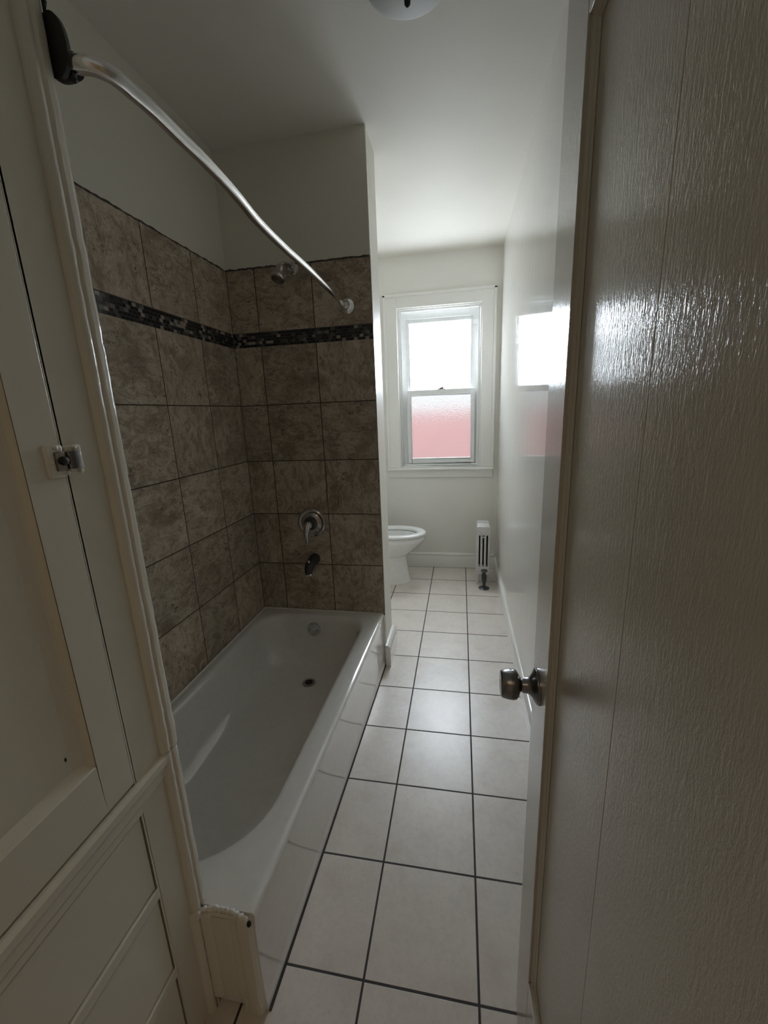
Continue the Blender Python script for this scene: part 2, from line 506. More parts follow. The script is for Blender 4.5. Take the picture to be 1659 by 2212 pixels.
# baseboards
BBP = [(0, 0), (0.016, 0), (0.016, 0.104), (0.012, 0.110), (0.0125, 0.118), (0.016, 0.123), (0.013, 0.134), (0.006, 0.141), (0, 0.142)]
def bb(name, axis, wall, sign, a0, a1, k=1.0):
    b = bmesh.new()
    prism(b, [(wall+sign*p[0], p[1]*k) for p in BBP], axis, a0, a1)
    return tag(obj(name, b, M_trim, smooth=35), kind='structure')
bb('baseboard_far', 'X', YF, -1, XT, XR-0.016)
bb('baseboard_right', 'Y', XR, -1, YD, YF, 0.86)
# baseboard round the partition end, its sawn end showing beside the bath
b = bmesh.new()
prism(b, [(XP+p[0]*1.9, p[1]) for p in BBP], 'Y', YB-0.026, YP+0.012)
obpe = tag(obj('baseboard_partition', b, M_trim, smooth=35), kind='structure')
tag(obj('trim_1', boxes((XP-0.020, XP+0.002, YB-0.010, YB+0.012, 0, ZT-0.012)), M_trim, bevel=0.002), kind='structure')
tag(obj('trim_2', boxes((XP+0.0004, XP+0.0020, YB+0.004, YB+0.016, 0.142, ZC)), M_trim), kind='structure')

# ------------------------------------------------------------------ window
win = root('window_1', (0.06, YF, 0.965), kind='structure')
CX0, CX1, CZ1 = -0.418, 0.543, 2.486
def frame_bm(x0, x1, z0, z1, w, y0, y1, bottom=True, wt=None, wb=None):
    wt = wt or w; wb = wb or w
    l = [(x0, x0+w, y0, y1, z0, z1), (x1-w, x1, y0, y1, z0, z1), (x0+w, x1-w, y0, y1, z1-wt, z1)]
    if bottom: l.append((x0+w, x1-w, y0, y1, z0, z0+wb))
    return boxes(*l)
obj('casing', boxes((CX0, WX0+0.004, YF-0.020, YF, 0.985, CZ1), (WX1-0.004, CX1, YF-0.020, YF, 0.985, CZ1), (WX0+0.004, WX1-0.004, YF-0.020, YF, WZ1-0.004, CZ1)), M_trim, win, bevel=0.003)
obj('casing_backband', boxes((CX0-0.004, CX0+0.020, YF-0.029, YF, 0.985, CZ1), (CX1-0.020, CX1+0.004, YF-0.029, YF, 0.985, CZ1), (CX0-0.004, CX1+0.004, YF-0.029, YF, CZ1-0.020, CZ1+0.004)), M_trim, win, bevel=0.004)
obj('stool', boxes((CX0-0.008, CX1+0.008, YF-0.048, YF+0.05, 0.962, 0.985)), M_trim, win, bevel=0.006, segs=3)
obj('apron', boxes((CX0, CX1, YF-0.018, YF, 0.893, 0.962)), M_trim, win, bevel=0.003)
obj('jamb_frame', frame_bm(WX0, WX1, 0.985, WZ1, 0.016, YF-0.006, YF+0.135, wb=0.012), M_trim, win, bevel=0.002)
obj('stop_bead', frame_bm(WX0+0.016, WX1-0.016, 0.997, WZ1-0.016, 0.017, YF+0.008, YF+0.026, wb=0.015), M_vinyl, win, bevel=0.004)
obj('vinyl_frame', frame_bm(WX0+0.024, WX1-0.024, 1.000, WZ1-0.024, 0.052, YF+0.066, YF+0.125, wb=0.030, wt=0.060), M_vinyl, win, bevel=0.002)
# upper sash sits deeper than the lower one
def deep(v, c, y): return c + (v-c)*((y+3.53)/(YF+3.53))
yu, yl = YF+0.090, YF+0.055
ux0, ux1, uz0, uz1 = deep(-0.195, .253, yu), deep(0.336, .253, yu), deep(1.662, 1.5, yu), deep(2.244, 1.5, yu)
us = obj('upper_sash', frame_bm(ux0-0.034, ux1+0.034, uz0-0.03, uz1+0.040, 0.034, yu-0.014, yu+0.016, wt=0.040, wb=0.03), M_vinyl, win, bevel=0.003)
obj('pane', boxes((ux0-0.004, ux1+0.004, yu-0.002, yu+0.002, uz0-0.004, uz1+0.004)), M_pane_up, us)
lx0, lx1, lz0, lz1 = deep(-0.192, .253, yl), deep(0.345, .253, yl), deep(1.073, 1.5, yl), deep(1.640, 1.5, yl)
ls = obj('lower_sash', frame_bm(lx0-0.036, lx1+0.032, lz0-0.046, lz1+0.044, 0.034, yl-0.014, yl+0.014, wt=0.044, wb=0.046), M_vinyl, win, bevel=0.003)
obj('glazing_bead', frame_bm(lx0-0.004, lx1+0.004, lz0-0.006, lz1+0.003, 0.007, yl-0.020, yl-0.010), M_vinyl, ls, bevel=0.002)
obj('pane', boxes((lx0-0.004, lx1+0.004, yl-0.002, yl+0.002, lz0-0.004, lz1+0.004)), M_pane_low, ls)
b = boxes((0.045, 0.115, yl-0.012, yl+0.012, lz1+0.044, lz1+0.051), (0.062, 0.098, yl-0.010, yl+0.010, lz1+0.051, lz1+0.060))
tube(b, [(0.075, yl, lz1+0.058), (0.095, yl-0.004, lz1+0.064), (0.125, yl-0.008, lz1+0.066)], [0.006, 0.005, 0.003], 8)
obj('sash_lock', b, M_chrome, ls, smooth=40)

# the red brick building across the way, seen blurred through the lower pane
bld = root('brick_building', (0.2, 4.2, -3.0), 'red brick building seen blurred through the lower window pane', 'building')
bw = obj('wall', boxes((-4.0, 5.0, 3.4, 6.0, -3.0, 1.46)), M_brick, bld)
uvmap(bw, lambda c, n: ((c.x+c.y), c.z))
obj('coping', boxes((-4.05, 5.05, 3.35, 6.05, 1.46, 1.54)), simple('stone_coping', (0.40, 0.30, 0.29), 0.8), bld, bevel=0.01)

# ------------------------------------------------------------------ bathtub
tub = root('bathtub', (-0.56, -2.1, 0.0), 'white enamel bathtub built into the tiled alcove with a glossy apron', 'bathtub')
XT0, XT1 = XL+0.001, -0.190
def skew(p):
    # the apron runs very slightly out of square with the wall
    s = (p.x-XT0)/(XT1-XT0)
    t = (YB-p.y)/1.53
    p.x -= 0.040*max(0, s)**2*max(0, t)
    return p
Y0, Y1 = -2.868, YB-0.001
def ring(x0, x1, y0, y1, r, z): return [skew(p) for p in rrect(x0, x1, y0, y1, r, z)]
IX0, IX1, IY0, IY1 = XL+0.045, -0.281, -2.800, -1.400
rings = [
    ring(XT0, XT1-0.000, Y0, Y1, 0.001, 0.004),
    ring(XT0, XT1-0.000, Y0, Y1, 0.001, 0.022),
    ring(XT0, XT1-0.002, Y0, Y1, 0.001, 0.026),
    ring(XT0, XT1-0.0035, Y0, Y1, 0.001, 0.050),
    ring(XT0, XT1-0.0055, Y0, Y1, 0.001, 0.170),
    ring(XT0, XT1-0.0045, Y0, Y1, 0.001, 0.260),
    ring(XT0, XT1-0.0022, Y0, Y1, 0.001, 0.305),
    ring(XT0, XT1-0.0006, Y0, Y1, 0.001, 0.324),
    ring(XT0, XT1-0.0005, Y0, Y1, 0.001, 0.330),
    ring(XT0, XT1-0.003, Y0, Y1, 0.002, 0.3365),
    ring(XT0, XT1-0.008, Y0, Y1, 0.002, 0.3400),
    ring(XT0+0.01, XT1-0.026, Y0+0.012, Y1-0.012, 0.010, 0.341),
]
RI = [0.15, 0.15, 0.24, 0.24]
for dx, dz in ((-0.014, 0.341), (-0.006, 0.3395), (0.0, 0.3365), (0.006, 0.331), (0.011, 0.322), (0.016, 0.305)):
    rings.append(ring(IX0+dx, IX1-dx, IY0+dx*1.2, IY1-dx, RI, dz))
for k, z in ((0.10, 0.27), (0.25, 0.22), (0.45, 0.16), (0.65, 0.115), (0.82, 0.085), (0.93, 0.070)):
    w = 0.016 + 0.055*k**1.6 + (0.10*max(0, k-0.6))
    rings.append(ring(IX0+w, IX1-w, IY0+0.02+0.30*k**1.3, IY1-0.016-0.055*k-0.10*max(0, k-0.6), [min(0.15, 0.29-w)]*2+[min(0.24, 0.29-w)]*2, z))
rings.append(ring(IX0+0.15, IX1-0.15, IY0+0.40, IY1-0.16, 0.13, 0.062))
rings.append(ring(IX0+0.22, IX1-0.22, IY0+0.52, IY1-0.24, 0.09, 0.060))
rings.append(ring(IX0+0.28, IX1-0.28, IY0+0.68, IY1-0.36, 0.03, 0.059))
b = bmesh.new()
loft(b, rings, cap0=True, cap1=True)
obj('tub_shell', b, M_tub, tub, smooth=50)
b = bmesh.new()
lathe(b, (-0.568, -1.645, 0.0615), (0, 0, 1), [(0, 0.036), (0.002, 0.036), (0.0035, 0.032), (0.0015, 0.023)], 32, cap1=False)
dr = obj('drain', b, M_chrome_worn, tub, smooth=40)
b = bmesh.new()
lathe(b, (-0.568, -1.645, 0.0620), (0, 0, 1), [(0, 0.024), (0.0008, 0.023)], 24)
obj('drain_hole', b, M_dark, dr)
b = bmesh.new()
OV = Vector((-0.602, -1.424, 0.262)); ovn = Vector((0, -1, 0.18)).normalized()
lathe(b, OV, ovn, [(-0.012, 0.041), (0.001, 0.041), (0.005, 0.039), (0.007, 0.030), (0.008, 0.002)], 32)
ov = obj('overflow_plate', b, M_chrome_worn, tub, smooth=40)
for s in (-1, 1):
    b = lathe(bmesh.new(), OV + ovn*0.0065 + Vector((s*0.022, 0, -0.004)), ovn, [(0, 0.0045), (0.0022, 0.004), (0.003, 0.002)], 10)
    obj('screw', b, M_steel, ov, smooth=40)
# caulk where the tub meets tiles and cupboard
def bead(p0, p1, r, n, jit):
    b = bmesh.new(); pts, rs = [], []
    for i in range(n+1):
        q = Vector(p0).lerp(Vector(p1), i/n)
        pts.append(q + Vector((random.uniform(-jit, jit), random.uniform(-jit, jit), random.uniform(-jit, jit))))
        rs.append(r*random.uniform(0.75, 1.25))
    return tube(b, pts, rs, 8)
b = bmesh.new()
prism(b, [(-0.1915, Y1), (-0.1855, Y1), (-0.2235, Y0), (-0.2305, Y0)], 'Z', 0.0002, 0.0024)
obj('grout_joint', b, simple('dark_floor_grout', (0.04, 0.037, 0.036), 0.9), tub)
obj('caulk_bead', bead((XL+0.007, Y0+0.02, 0.3425), (XL+0.007, Y1-0.004, 0.3425), 0.0050, 60, 0.0006), M_caulk, tub, smooth=60)
obj('caulk_bead', bead((XL+0.007, Y1-0.006, 0.343), (XT1-0.012, Y1-0.006, 0.342), 0.0045, 40, 0.0006), M_caulk, tub, smooth=60)

# ------------------------------------------------------------------ closing panel at the foot of the tub
prof = []
def panel_profile():
    pts = [(XC+0.006, -2.864), (XC+0.006, -2.886)]
    for k in range(0, 7):
        a = k/6*PI/2
        pts.append((XC+0.008+0.022*math.sin(a), -2.886+0.010*(1-math.cos(a))))
    x = -0.335
    for dx, y in ((0.0, -2.876), (0.030, -2.876), (0.034, -2.872), (0.038, -2.877), (0.054, -2.878), (0.058, -2.873), (0.062, -2.880),
                  (0.082, -2.883), (0.090, -2.882), (0.096, -2.876), (0.098, -2.864)):
        pts.append((x+dx, y))
    return pts
b = bmesh.new()
prism(b, panel_profile(), 'Z', 0.045, 0.318)
tep = tag(obj('trim_3', b, M_cab, smooth=25), kind='structure')
b = bmesh.new()
prism(b, [(-0.290, -2.864), (-0.290, -2.878), (-0.277, -2.873), (-0.273, -2.880), (-0.253, -2.883), (-0.243, -2.880), (-0.237, -2.864)], 'Z', 0.0, 0.046)
obj('foot_block', b, M_cab, tep, smooth=25)
pts = catmull([(XC+0.003, -2.888, 0.322), (XC+0.008, -2.880, 0.335), (-0.345, -2.873, 0.3395), (-0.310, -2.871, 0.340), (-0.285, -2.872, 0.338), (-0.258, -2.876, 0.333), (-0.240, -2.878, 0.326)], 8)
pts = [p + Vector((0, random.uniform(-.0015, .0015), random.uniform(-.0022, .0022))) for p in pts]
obj('caulk_bead', tube(bmesh.new(), pts, [0.006*random.uniform(0.6, 1.35) for _ in pts], 8), M_caulk, tep, smooth=60)
b = bmesh.new()
prism(b, panel_profile(), 'Z', 0.317, 0.332)
obj('top_fillet', b, M_casing, tep, smooth=25)
b = bmesh.new()
bmesh.ops.create_icosphere(b, subdivisions=2, radius=0.0055, matrix=Matrix.Translation((-0.2385, -2.882, 0.327)) @ Matrix.Diagonal((1, 1, 1.4, 1)))
obj('gap', b, M_dark, tep, smooth=60)

# ------------------------------------------------------------------ linen cupboard with drawers (left foreground)
cab = root('linen_cupboard', (-0.66, -3.2, 0.0), 'cream painted built-in linen cupboard with panel door and drawers beside the bath', 'cupboard')
XFc = XC-0.010           # face-frame plane
YE = YD+0.004            # cupboard's other end
# carcass
obj('carcass', boxes((XL, XFc-0.02, YC-0.052, YC-0.030, 0, ZC), (XL, XFc-0.02, YE, YE+0.02, 0, ZC), (XL, XL+0.015, YE, YC-0.03, 0, ZC), (XL, XFc-0.02, YE, YC-0.03, 0.74, 0.76)), M_cab, cab)
YS = -2.963              # door / drawer edge
ZD0, ZD1 = 0.806, 2.20
obj('face_frame', boxes((XFc-0.020, XFc, YS+0.002, YC-0.010, 0.0, ZC), (XFc-0.020, XFc, YE, YE+0.05, 0.0, ZC),
                        (XFc-0.020, XFc, YE+0.05, YS+0.002, ZD1, ZC), (XFc-0.020, XFc, YE+0.05, YS+0.002, 0.0, 0.060)), M_cab, cab, bevel=0.0025)
# corner casing: a fat rounded, many times painted strip in two lengths
def casing(z0, z1, y0, y1, xo):
    b = bmesh.new()
    poly = [(XFc-0.03, y1), (XFc-0.03, y0+0.02), (XFc, y0+0.004), (XFc, y0)]
    for k in range(6):
        a = k/5*PI/2
        poly.append((XFc+0.002+(xo-XFc-0.002)*math.sin(a), y0+0.013*(1-math.cos(a))))
    poly += [(xo-0.003, y0+0.020), (xo-0.004, y0+0.022), (xo, y0+0.026)]
    for k in range(6):
        a = k/5*PI/2
        poly.append((xo-0.008+0.008*math.cos(a), y1-0.010+0.010*math.sin(a)))
    n = max(2, int((z1-z0)/0.02))
    rg = []
    for i in range(n+1):
        z = z0+(z1-z0)*i/n
        j = random.uniform(-0.0009, 0.0009)
        rg.append([Vector((p[0]+j*(p[0] > XFc+0.002), p[1]+random.uniform(-0.0007, 0.0007)*(p[0] > XFc+0.004), z)) for p in poly])
    return loft(b, rg, True, True)
obj('corner_casing', casing(0.802, ZC, -2.890, -2.845, XC+0.004), M_casing, cab, smooth=35)
obj('corner_casing', casing(0.343, 0.798, -2.892, -2.850, XC+0.005), M_casing, cab, smooth=35)
obj('corner_casing', casing(0.0, 0.343, -2.900, -2.871, XC+0.005), M_casing, cab, smooth=35)
# ledge moulding under the door
b = bmesh.new()
prism(b, [(XFc-0.02, 0.800), (XFc+0.006, 0.800), (XFc+0.013, 0.794), (XFc+0.012, 0.778), (XFc+0.006, 0.770), (XFc+0.005, 0.748), (XFc+0.000, 0.742), (XFc-0.02, 0.742)], 'Y', YE, -2.882)
obj('ledge_moulding', b, M_cab, cab, smooth=30)
obj('upper_rail', boxes((XFc-0.02, XFc+0.001, YE+0.05, YS+0.006, 0.724, 0.743)), M_cab, cab, bevel=0.002)
# door
dcab = obj('door', boxes((XFc-0.020, XFc+0.003, YS-0.066, YS-0.0022, ZD0, ZD1-0.004), (XFc-0.020, XFc+0.003, YE+0.055, YE+0.13, ZD0, ZD1-0.004),
                         (XFc-0.020, XFc+0.003, YE+0.13, YS-0.066, ZD0, 0.912), (XFc-0.020, XFc+0.003, YE+0.13, YS-0.066, ZD1-0.12, ZD1-0.004)), M_cab, cab, bevel=0.003)
obj('door_panel', boxes((XFc-0.022, XFc-0.012, YE+0.125, YS-0.060, 0.905, ZD1-0.115)), M_cab, dcab)
b = bmesh.new()
ya, yb, za, zb = YS-0.066, YE+0.13, 0.912, ZD1-0.12
def mould(b, p):   # sloped sticking round the panel
    prism(b, [(XFc+0.001, ya), (XFc-0.006, ya-0.007), (XFc-0.0085, ya-0.012), (XFc-0.012, ya-0.030), (XFc-0.013, ya)], 'Z', za, zb)
    prism(b, [(XFc+0.001, yb), (XFc-0.012, yb+0.016), (XFc-0.013, yb)], 'Z', za, zb)
mould(b, 0)
prism(b, [(XFc+0.001, za), (XFc-0.012, za+0.016), (XFc-0.013, za)], 'Y', yb, ya)
prism(b, [(XFc+0.001, zb), (XFc-0.012, zb-0.016), (XFc-0.013, zb)], 'Y', yb, ya)
obj('panel_moulding', b, M_cab, dcab)
# cupboard latch, half buried in paint
ZLt = 1.447
lat = obj('latch', boxes((XFc, XFc+0.0085, -2.996, YS-0.003, ZLt-0.026, ZLt+0.026), (XFc, XFc+0.0075, YS+0.001, -2.932, ZLt-0.024, ZLt+0.024),
                         (XFc+0.007, XFc+0.013, -2.945, -2.938, ZLt-0.015, ZLt+0.015)), M_casing, dcab, bevel=0.003)
b = boxes((XFc+0.008, XFc+0.0115, -2.984, YS-0.004, ZLt-0.015, ZLt+0.015))
obj('latch_plate', b, M_brass_old, dcab, bevel=0.001)
b = bmesh.new()
lathe(b, (XFc+0.011, -2.972, ZLt), (1, 0, 0), [(0, 0.0075), (0.005, 0.0065), (0.006, 0.003)], 16)
obj('latch_pivot', b, M_black, dcab, smooth=40)
b = bmesh.new()
pl = [(XFc+0.008, -2.964)] + [(XFc+0.010+0.008*math.sin(a), -2.9635+0.0130*(1-math.cos(a))) for a in [k/8*PI/1.6 for k in range(9)]] + [(XFc+0.008, -2.946)]
prism(b, pl, 'Z', ZLt-0.014, ZLt+0.014)
obj('latch_bolt', b, M_steel, dcab, smooth=40)
for y, z in ((-2.989, 0.0), (-2.978, 0.021), (-2.966, -0.020), (-2.946, 0.019), (-2.942, -0.020)):
    obj('screw', lathe(bmesh.new(), (XFc+0.0075, y, ZLt+z), (1, 0, 0), [(0, 0.004), (0.0022, 0.0034), (0.003, 0.0015)], 10), M_casing, dcab, smooth=40)
# drawers, set slightly back, and the rails between them
for z0, z1 in ((0.527, 0.7235), (0.285, 0.499), (0.063, 0.257)):
    obj('drawer', boxes((XFc-0.30, XFc-0.003, YE+0.054, YS-0.0012, z0+0.002, z1-0.003)), M_cab, cab, bevel=0.003)
for z0, z1 in ((0.499, 0.526), (0.257, 0.284)):
    obj('drawer_rail', boxes((XFc-0.02, XFc+0.001, YE+0.05, YS+0.004, z0, z1)), M_cab, cab, bevel=0.0025)
obj('gap_shade_strip', boxes((XFc-0.06, XFc-0.026, YS-0.015, YS+0.02, 0.06, ZD1)), M_dark, cab)  # dark strip behind door and drawer cracks, stands in for their shade
for (y, z, r) in ((-3.118, 0.617, 0.0035), (-3.065, 0.958, 0.0018)):
    b = bmesh.new()
    bmesh.ops.create_uvsphere(b, u_segments=10, v_segments=6, radius=r, matrix=Matrix.Translation((XFc-0.006 if z < .8 else XFc-0.0115, y, z)) @ Matrix.Diagonal((0.3, 1, 2.2, 1)))
    obj('paint_chip', b, M_black, cab, smooth=60)

# ------------------------------------------------------------------ door, standing open along the right
DX = 0.400
dr1 = root('door_1', (DX+0.018, -3.53, 0.0), kind='structure')
YA, YZ = -2.760, -3.535
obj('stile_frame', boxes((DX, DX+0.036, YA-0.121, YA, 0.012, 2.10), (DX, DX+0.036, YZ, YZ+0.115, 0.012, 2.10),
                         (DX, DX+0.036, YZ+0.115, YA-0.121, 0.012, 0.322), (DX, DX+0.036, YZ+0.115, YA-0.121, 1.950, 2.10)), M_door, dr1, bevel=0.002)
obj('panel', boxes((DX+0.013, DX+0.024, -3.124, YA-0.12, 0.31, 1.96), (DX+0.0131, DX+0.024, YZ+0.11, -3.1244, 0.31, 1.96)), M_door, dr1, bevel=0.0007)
b = bmesh.new()
ya, yb, za, zb = YA-0.121, YZ+0.115, 0.322, 1.950
def stick(pos, s, axis, a0, a1):
    pr = [(DX+0.013, pos), (DX+0.004, pos), (DX+0.005, pos+s*0.003), (DX+0.009, pos+s*0.005), (DX+0.0095, pos+s*0.008), (DX+0.0125, pos+s*0.011)]
    prism(b, pr, axis, a0, a1)
stick(ya, -1, 'Z', za, zb); stick(yb, 1, 'Z', za, zb)
stick(za, 1, 'Y', yb, ya); stick(zb, -1, 'Y', yb, ya)
obj('panel_moulding', b, M_door, dr1, smooth=25)
KN = Vector((DX, -2.815, 0.990))
b = bmesh.new()
lathe(b, KN, (-1, 0, 0), [(-0.001, 0.034), (0.003, 0.034), (0.0045, 0.0325), (0.006, 0.0325), (0.009, 0.028), (0.012, 0.022), (0.016, 0.0165), (0.021, 0.0145), (0.030, 0.0140)], 40)
ro = obj('knob_rosette', b, M_steel, dr1, smooth=40)
b = bmesh.new()
lathe(b, KN, (-1, 0, 0), [(0.028, 0.0125), (0.031, 0.0115), (0.033, 0.013), (0.036, 0.020), (0.040, 0.0262), (0.046, 0.0282), (0.056, 0.0275), (0.066, 0.0252), (0.0685, 0.0235), (0.0695, 0.021), (0.0685, 0.010), (0.068, 0.004)], 40)
obj('knob', b, M_steel, dr1, smooth=40)
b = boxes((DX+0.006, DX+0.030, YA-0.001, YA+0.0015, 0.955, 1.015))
obj('latch_faceplate', b, M_steel, dr1)

# ------------------------------------------------------------------ curved shower rod
rod = root('shower_rod', (-0.30, -2.1, 2.03), 'curved chrome shower curtain rod across the top of the bath', 'shower rod')
P = [(-0.358, -2.829, 2.056), (-0.326, -2.823, 2.0535), (-0.305, -2.804, 2.0505), (-0.300, -2.770, 2.050), (-0.296, -2.727, 2.0495), (-0.296, -2.650, 2.0485), (-0.295, -2.56, 2.0475),
     (-0.301, -2.43, 2.0455), (-0.315, -2.28, 2.0435), (-0.318, -2.08, 2.041), (-0.313, -1.88, 2.038), (-0.317, -1.60, 2.0345), (-0.326, -1.41, 2.0315), (-0.326, -1.375, 2.031), (-0.318, -1.335, 2.031)]
obj('rod', tube(bmesh.new(), catmull(P, 8), 0.0128, 24), M_rod, rod, smooth=60)
b = bmesh.new()
lathe(b, (-0.366, -2.8455, 2.071), (0, 1, 0), [(0, 0.043), (0.007, 0.043), (0.010, 0.039), (0.012, 0.033)], 36, sx=0.56)
lathe(b, (-0.378, -2.823, 2.064), Vector((0.030, -0.004, -0.011)), [(0, 0.024), (0.008, 0.023), (0.016, 0.0205), (0.026, 0.0180), (0.030, 0.0165)], 28)
fl1 = obj('flange', b, M_black, rod, smooth=40)  # black bronze, with the cone's shadow put into the colour too
b = bmesh.new()
lathe(b, (-0.356, -2.828, 2.042), (0.3, -0.3, -1), [(0, 0.006), (0.008, 0.006), (0.010, 0.004)], 12)
obj('set_screw', b, M_black, rod, smooth=40)
b = bmesh.new()
lathe(b, (-0.312, YB, 2.030), (0, -1, 0), [(0, 0.036), (0.004, 0.036), (0.007, 0.033), (0.010, 0.024), (0.020, 0.017), (0.026, 0.0155)], 32)
obj('flange', b, M_rod, rod, smooth=40)
b = bmesh.new()
prism(b, [(XC+0.003, 2.112), (XC+0.007, 2.116), (XC+0.010, 2.124), (XC+0.006, 2.131), (XC+0.002, 2.140), (XC+0.003, 2.124)], 'Y', -2.8475, -2.8445)
obj('torn_paint_flake', b, M_black, rod)

# ------------------------------------------------------------------ shower head, valve, spout
sh = root('shower', (-0.587, YB, 2.236), 'small chrome shower head on a bent arm at the top of the tiled wall', 'shower head')
b = bmesh.new()
lathe(b, (-0.585, YB+0.004, 2.226), (0, -1, 0), [(0, 0.031), (0.006, 0.030), (0.011, 0.024), (0.014, 0.012)], 28)
obj('wall_escutcheon', b, M_chrome_worn, sh, smooth=40)
ap = catmull([(-0.585, YB, 2.226), (-0.589, -1.375, 2.232), (-0.598, -1.415, 2.226), (-0.608, -1.440, 2.205)], 8)
obj('arm', tube(bmesh.new(), ap, 0.0085, 14), M_chrome_worn, sh, smooth=60)
hd = Vector((-0.12, -0.42, -0.95)).normalized()
b = bmesh.new()
lathe(b, (-0.606, -1.434, 2.212), hd, [(-0.004, 0.012), (0.004, 0.017), (0.016, 0.020), (0.030, 0.0215), (0.046, 0.024), (0.056, 0.030), (0.066, 0.0335), (0.074, 0.0335), (0.077, 0.030), (0.075, 0.004)], 28)
h = obj('shower_head', b, M_chrome_worn, sh, smooth=40)
b = bmesh.new()
tp = Vector((-0.606, -1.434, 2.212)) + hd*0.062
lathe(b, tp, (1, -0.1, -0.1), [(0.026, 0.006), (0.040, 0.006), (0.043, 0.004)], 10)
obj('spray_tab', b, M_chrome_worn, h, smooth=40)

va = root('shower_valve', (-0.594, YB, 0.894), 'round chrome shower valve plate with lever handle above the tub spout', 'shower valve')
VC = Vector((-0.594, YB+0.002, 0.897))
b = bmesh.new()
lathe(b, VC, (0, -1, 0), [(0, 0.086), (0.005, 0.086), (0.010, 0.083), (0.014, 0.074), (0.013, 0.066), (0.011, 0.062), (0.014, 0.056), (0.018, 0.046), (0.020, 0.040)], 48)
obj('escutcheon', b, M_chrome_worn, va, smooth=30)
b = bmesh.new()
lathe(b, VC, (0, -1, 0), [(0.016, 0.040), (0.024, 0.040), (0.028, 0.036), (0.050, 0.033), (0.053, 0.028)], 40)
obj('dark_collar', b, M_iron, va, smooth=30)
b = bmesh.new()
lathe(b, VC, (0, -1, 0), [(0.050, 0.024), (0.074, 0.024), (0.082, 0.021), (0.087, 0.012), (0.088, 0.003)], 32)
lp = catmull([VC+Vector((0, -0.078, 0.004)), VC+Vector((-0.002, -0.092, -0.022)), VC+Vector((-0.006, -0.096, -0.050)), VC+Vector((-0.006, -0.090, -0.076)), VC+Vector((-0.004, -0.092, -0.098))], 6)
rr = [0.021-0.0135*(i/(len(lp)-1)) for i in range(len(lp))]
tube(b, lp, rr, 16)
obj('lever_handle', b, M_chrome_worn, va, smooth=50)

spt = root('tub_spout', (-0.595, YB, 0.66), 'short chrome tub spout with diverter low on the tiled wall', 'tub spout')
b = bmesh.new()
SC = Vector((-0.593, YB+0.003, 0.676))
sp_pts = catmull([SC, SC+Vector((0, -0.045, 0.000)), SC+Vector((0, -0.085, -0.006)), SC+Vector((0, -0.112, -0.018)), SC+Vector((0, -0.122, -0.038)), SC+Vector((0, -0.122, -0.052))], 6)
tube(b, sp_pts, [0.033-0.013*(i/(len(sp_pts)-1)) for i in range(len(sp_pts))], 24)
obj('spout_body', b, M_iron, spt, smooth=50)
b = bmesh.new()
lathe(b, SC+Vector((0, -0.108, 0.004)), (0, 0, 1), [(0, 0.005), (0.012, 0.005), (0.013, 0.009), (0.020, 0.009), (0.022, 0.006)], 14)
obj('diverter_knob', b, M_chrome, spt, smooth=40)
b = bmesh.new()
lathe(b, SC+Vector((0, -0.122, -0.046)), (0, 0, -1), [(0, 0.0215), (0.010, 0.0215), (0.012, 0.020), (0.004, 0.015)], 24, cap1=False)
obj('spout_lip', b, M_chrome, spt, smooth=40)

# ------------------------------------------------------------------ toilet
TY = -0.035; TXc = -0.30
toi = root('toilet', (-0.42, TY, 0.0), 'white toilet with raised lid behind the partition, below the window', 'toilet')
toi['label'] = 'white toilet with open ring seat jutting out from behind the partition'
def egg(xb, xf, hw, z, n=48, back=0.85):
    """egg outline: back at xb, front tip at xf"""
    xc = xb + (xf-xb)*0.46
    r = []
    for i in range(n):
        a = 2*PI*i/n
        c, s = math.cos(a), math.sin(a)
        if c >= 0: x = xc + (xf-xc)*c
        else: x = xc + (xc-xb)*c
        e = 1.0 if c >= 0 else back
        r.append(Vector((x, TY + hw*math.copysign(abs(s)**e, s), z)))
    return r
b = bmesh.new()
rg = [egg(-0.62, -0.190, 0.125, 0.0, back=.6), egg(-0.62, -0.188, 0.126, 0.012, back=.6), egg(-0.61, -0.200, 0.116, 0.05, back=.6), egg(-0.60, -0.212, 0.108, 0.12, back=.6), egg(-0.59, -0.222, 0.104, 0.20, back=.6),
      egg(-0.585, -0.224, 0.105, 0.246, back=.7), egg(-0.58, -0.212, 0.124, 0.254), egg(-0.575, -0.196, 0.133, 0.264), egg(-0.57, -0.157, 0.152, 0.300), egg(-0.565, -0.105, 0.172, 0.350), egg(-0.56, -0.066, 0.186, 0.390),
      egg(-0.56, -0.054, 0.190, 0.410), egg(-0.56, -0.058, 0.188, 0.425), egg(-0.56, -0.070, 0.180, 0.437), egg(-0.56, -0.082, 0.172, 0.440),
      egg(-0.53, -0.125, 0.130, 0.438), egg(-0.53, -0.130, 0.126, 0.425), egg(-0.52, -0.140, 0.118, 0.37), egg(-0.50, -0.18, 0.095, 0.30), egg(-0.45, -0.26, 0.055, 0.26)]
loft(b, rg, True, True)
bowl = obj('bowl', b, M_porc, toi, smooth=50)
b = bmesh.new()
rg = [egg(-0.545, -0.048, 0.194, 0.4455), egg(-0.545, -0.043, 0.197, 0.452), egg(-0.545, -0.043, 0.197, 0.460), egg(-0.545, -0.050, 0.192, 0.468), egg(-0.54, -0.062, 0.182, 0.471),
      egg(-0.51, -0.108, 0.138, 0.469), egg(-0.505, -0.116, 0.131, 0.464), egg(-0.505, -0.118, 0.129, 0.4455), egg(-0.545, -0.048, 0.194, 0.4455)]
loft(b, rg)
bmesh.ops.remove_doubles(b, verts=b.verts, dist=1e-5)
obj('seat', b, M_seat, toi, smooth=50)
b = bmesh.new()
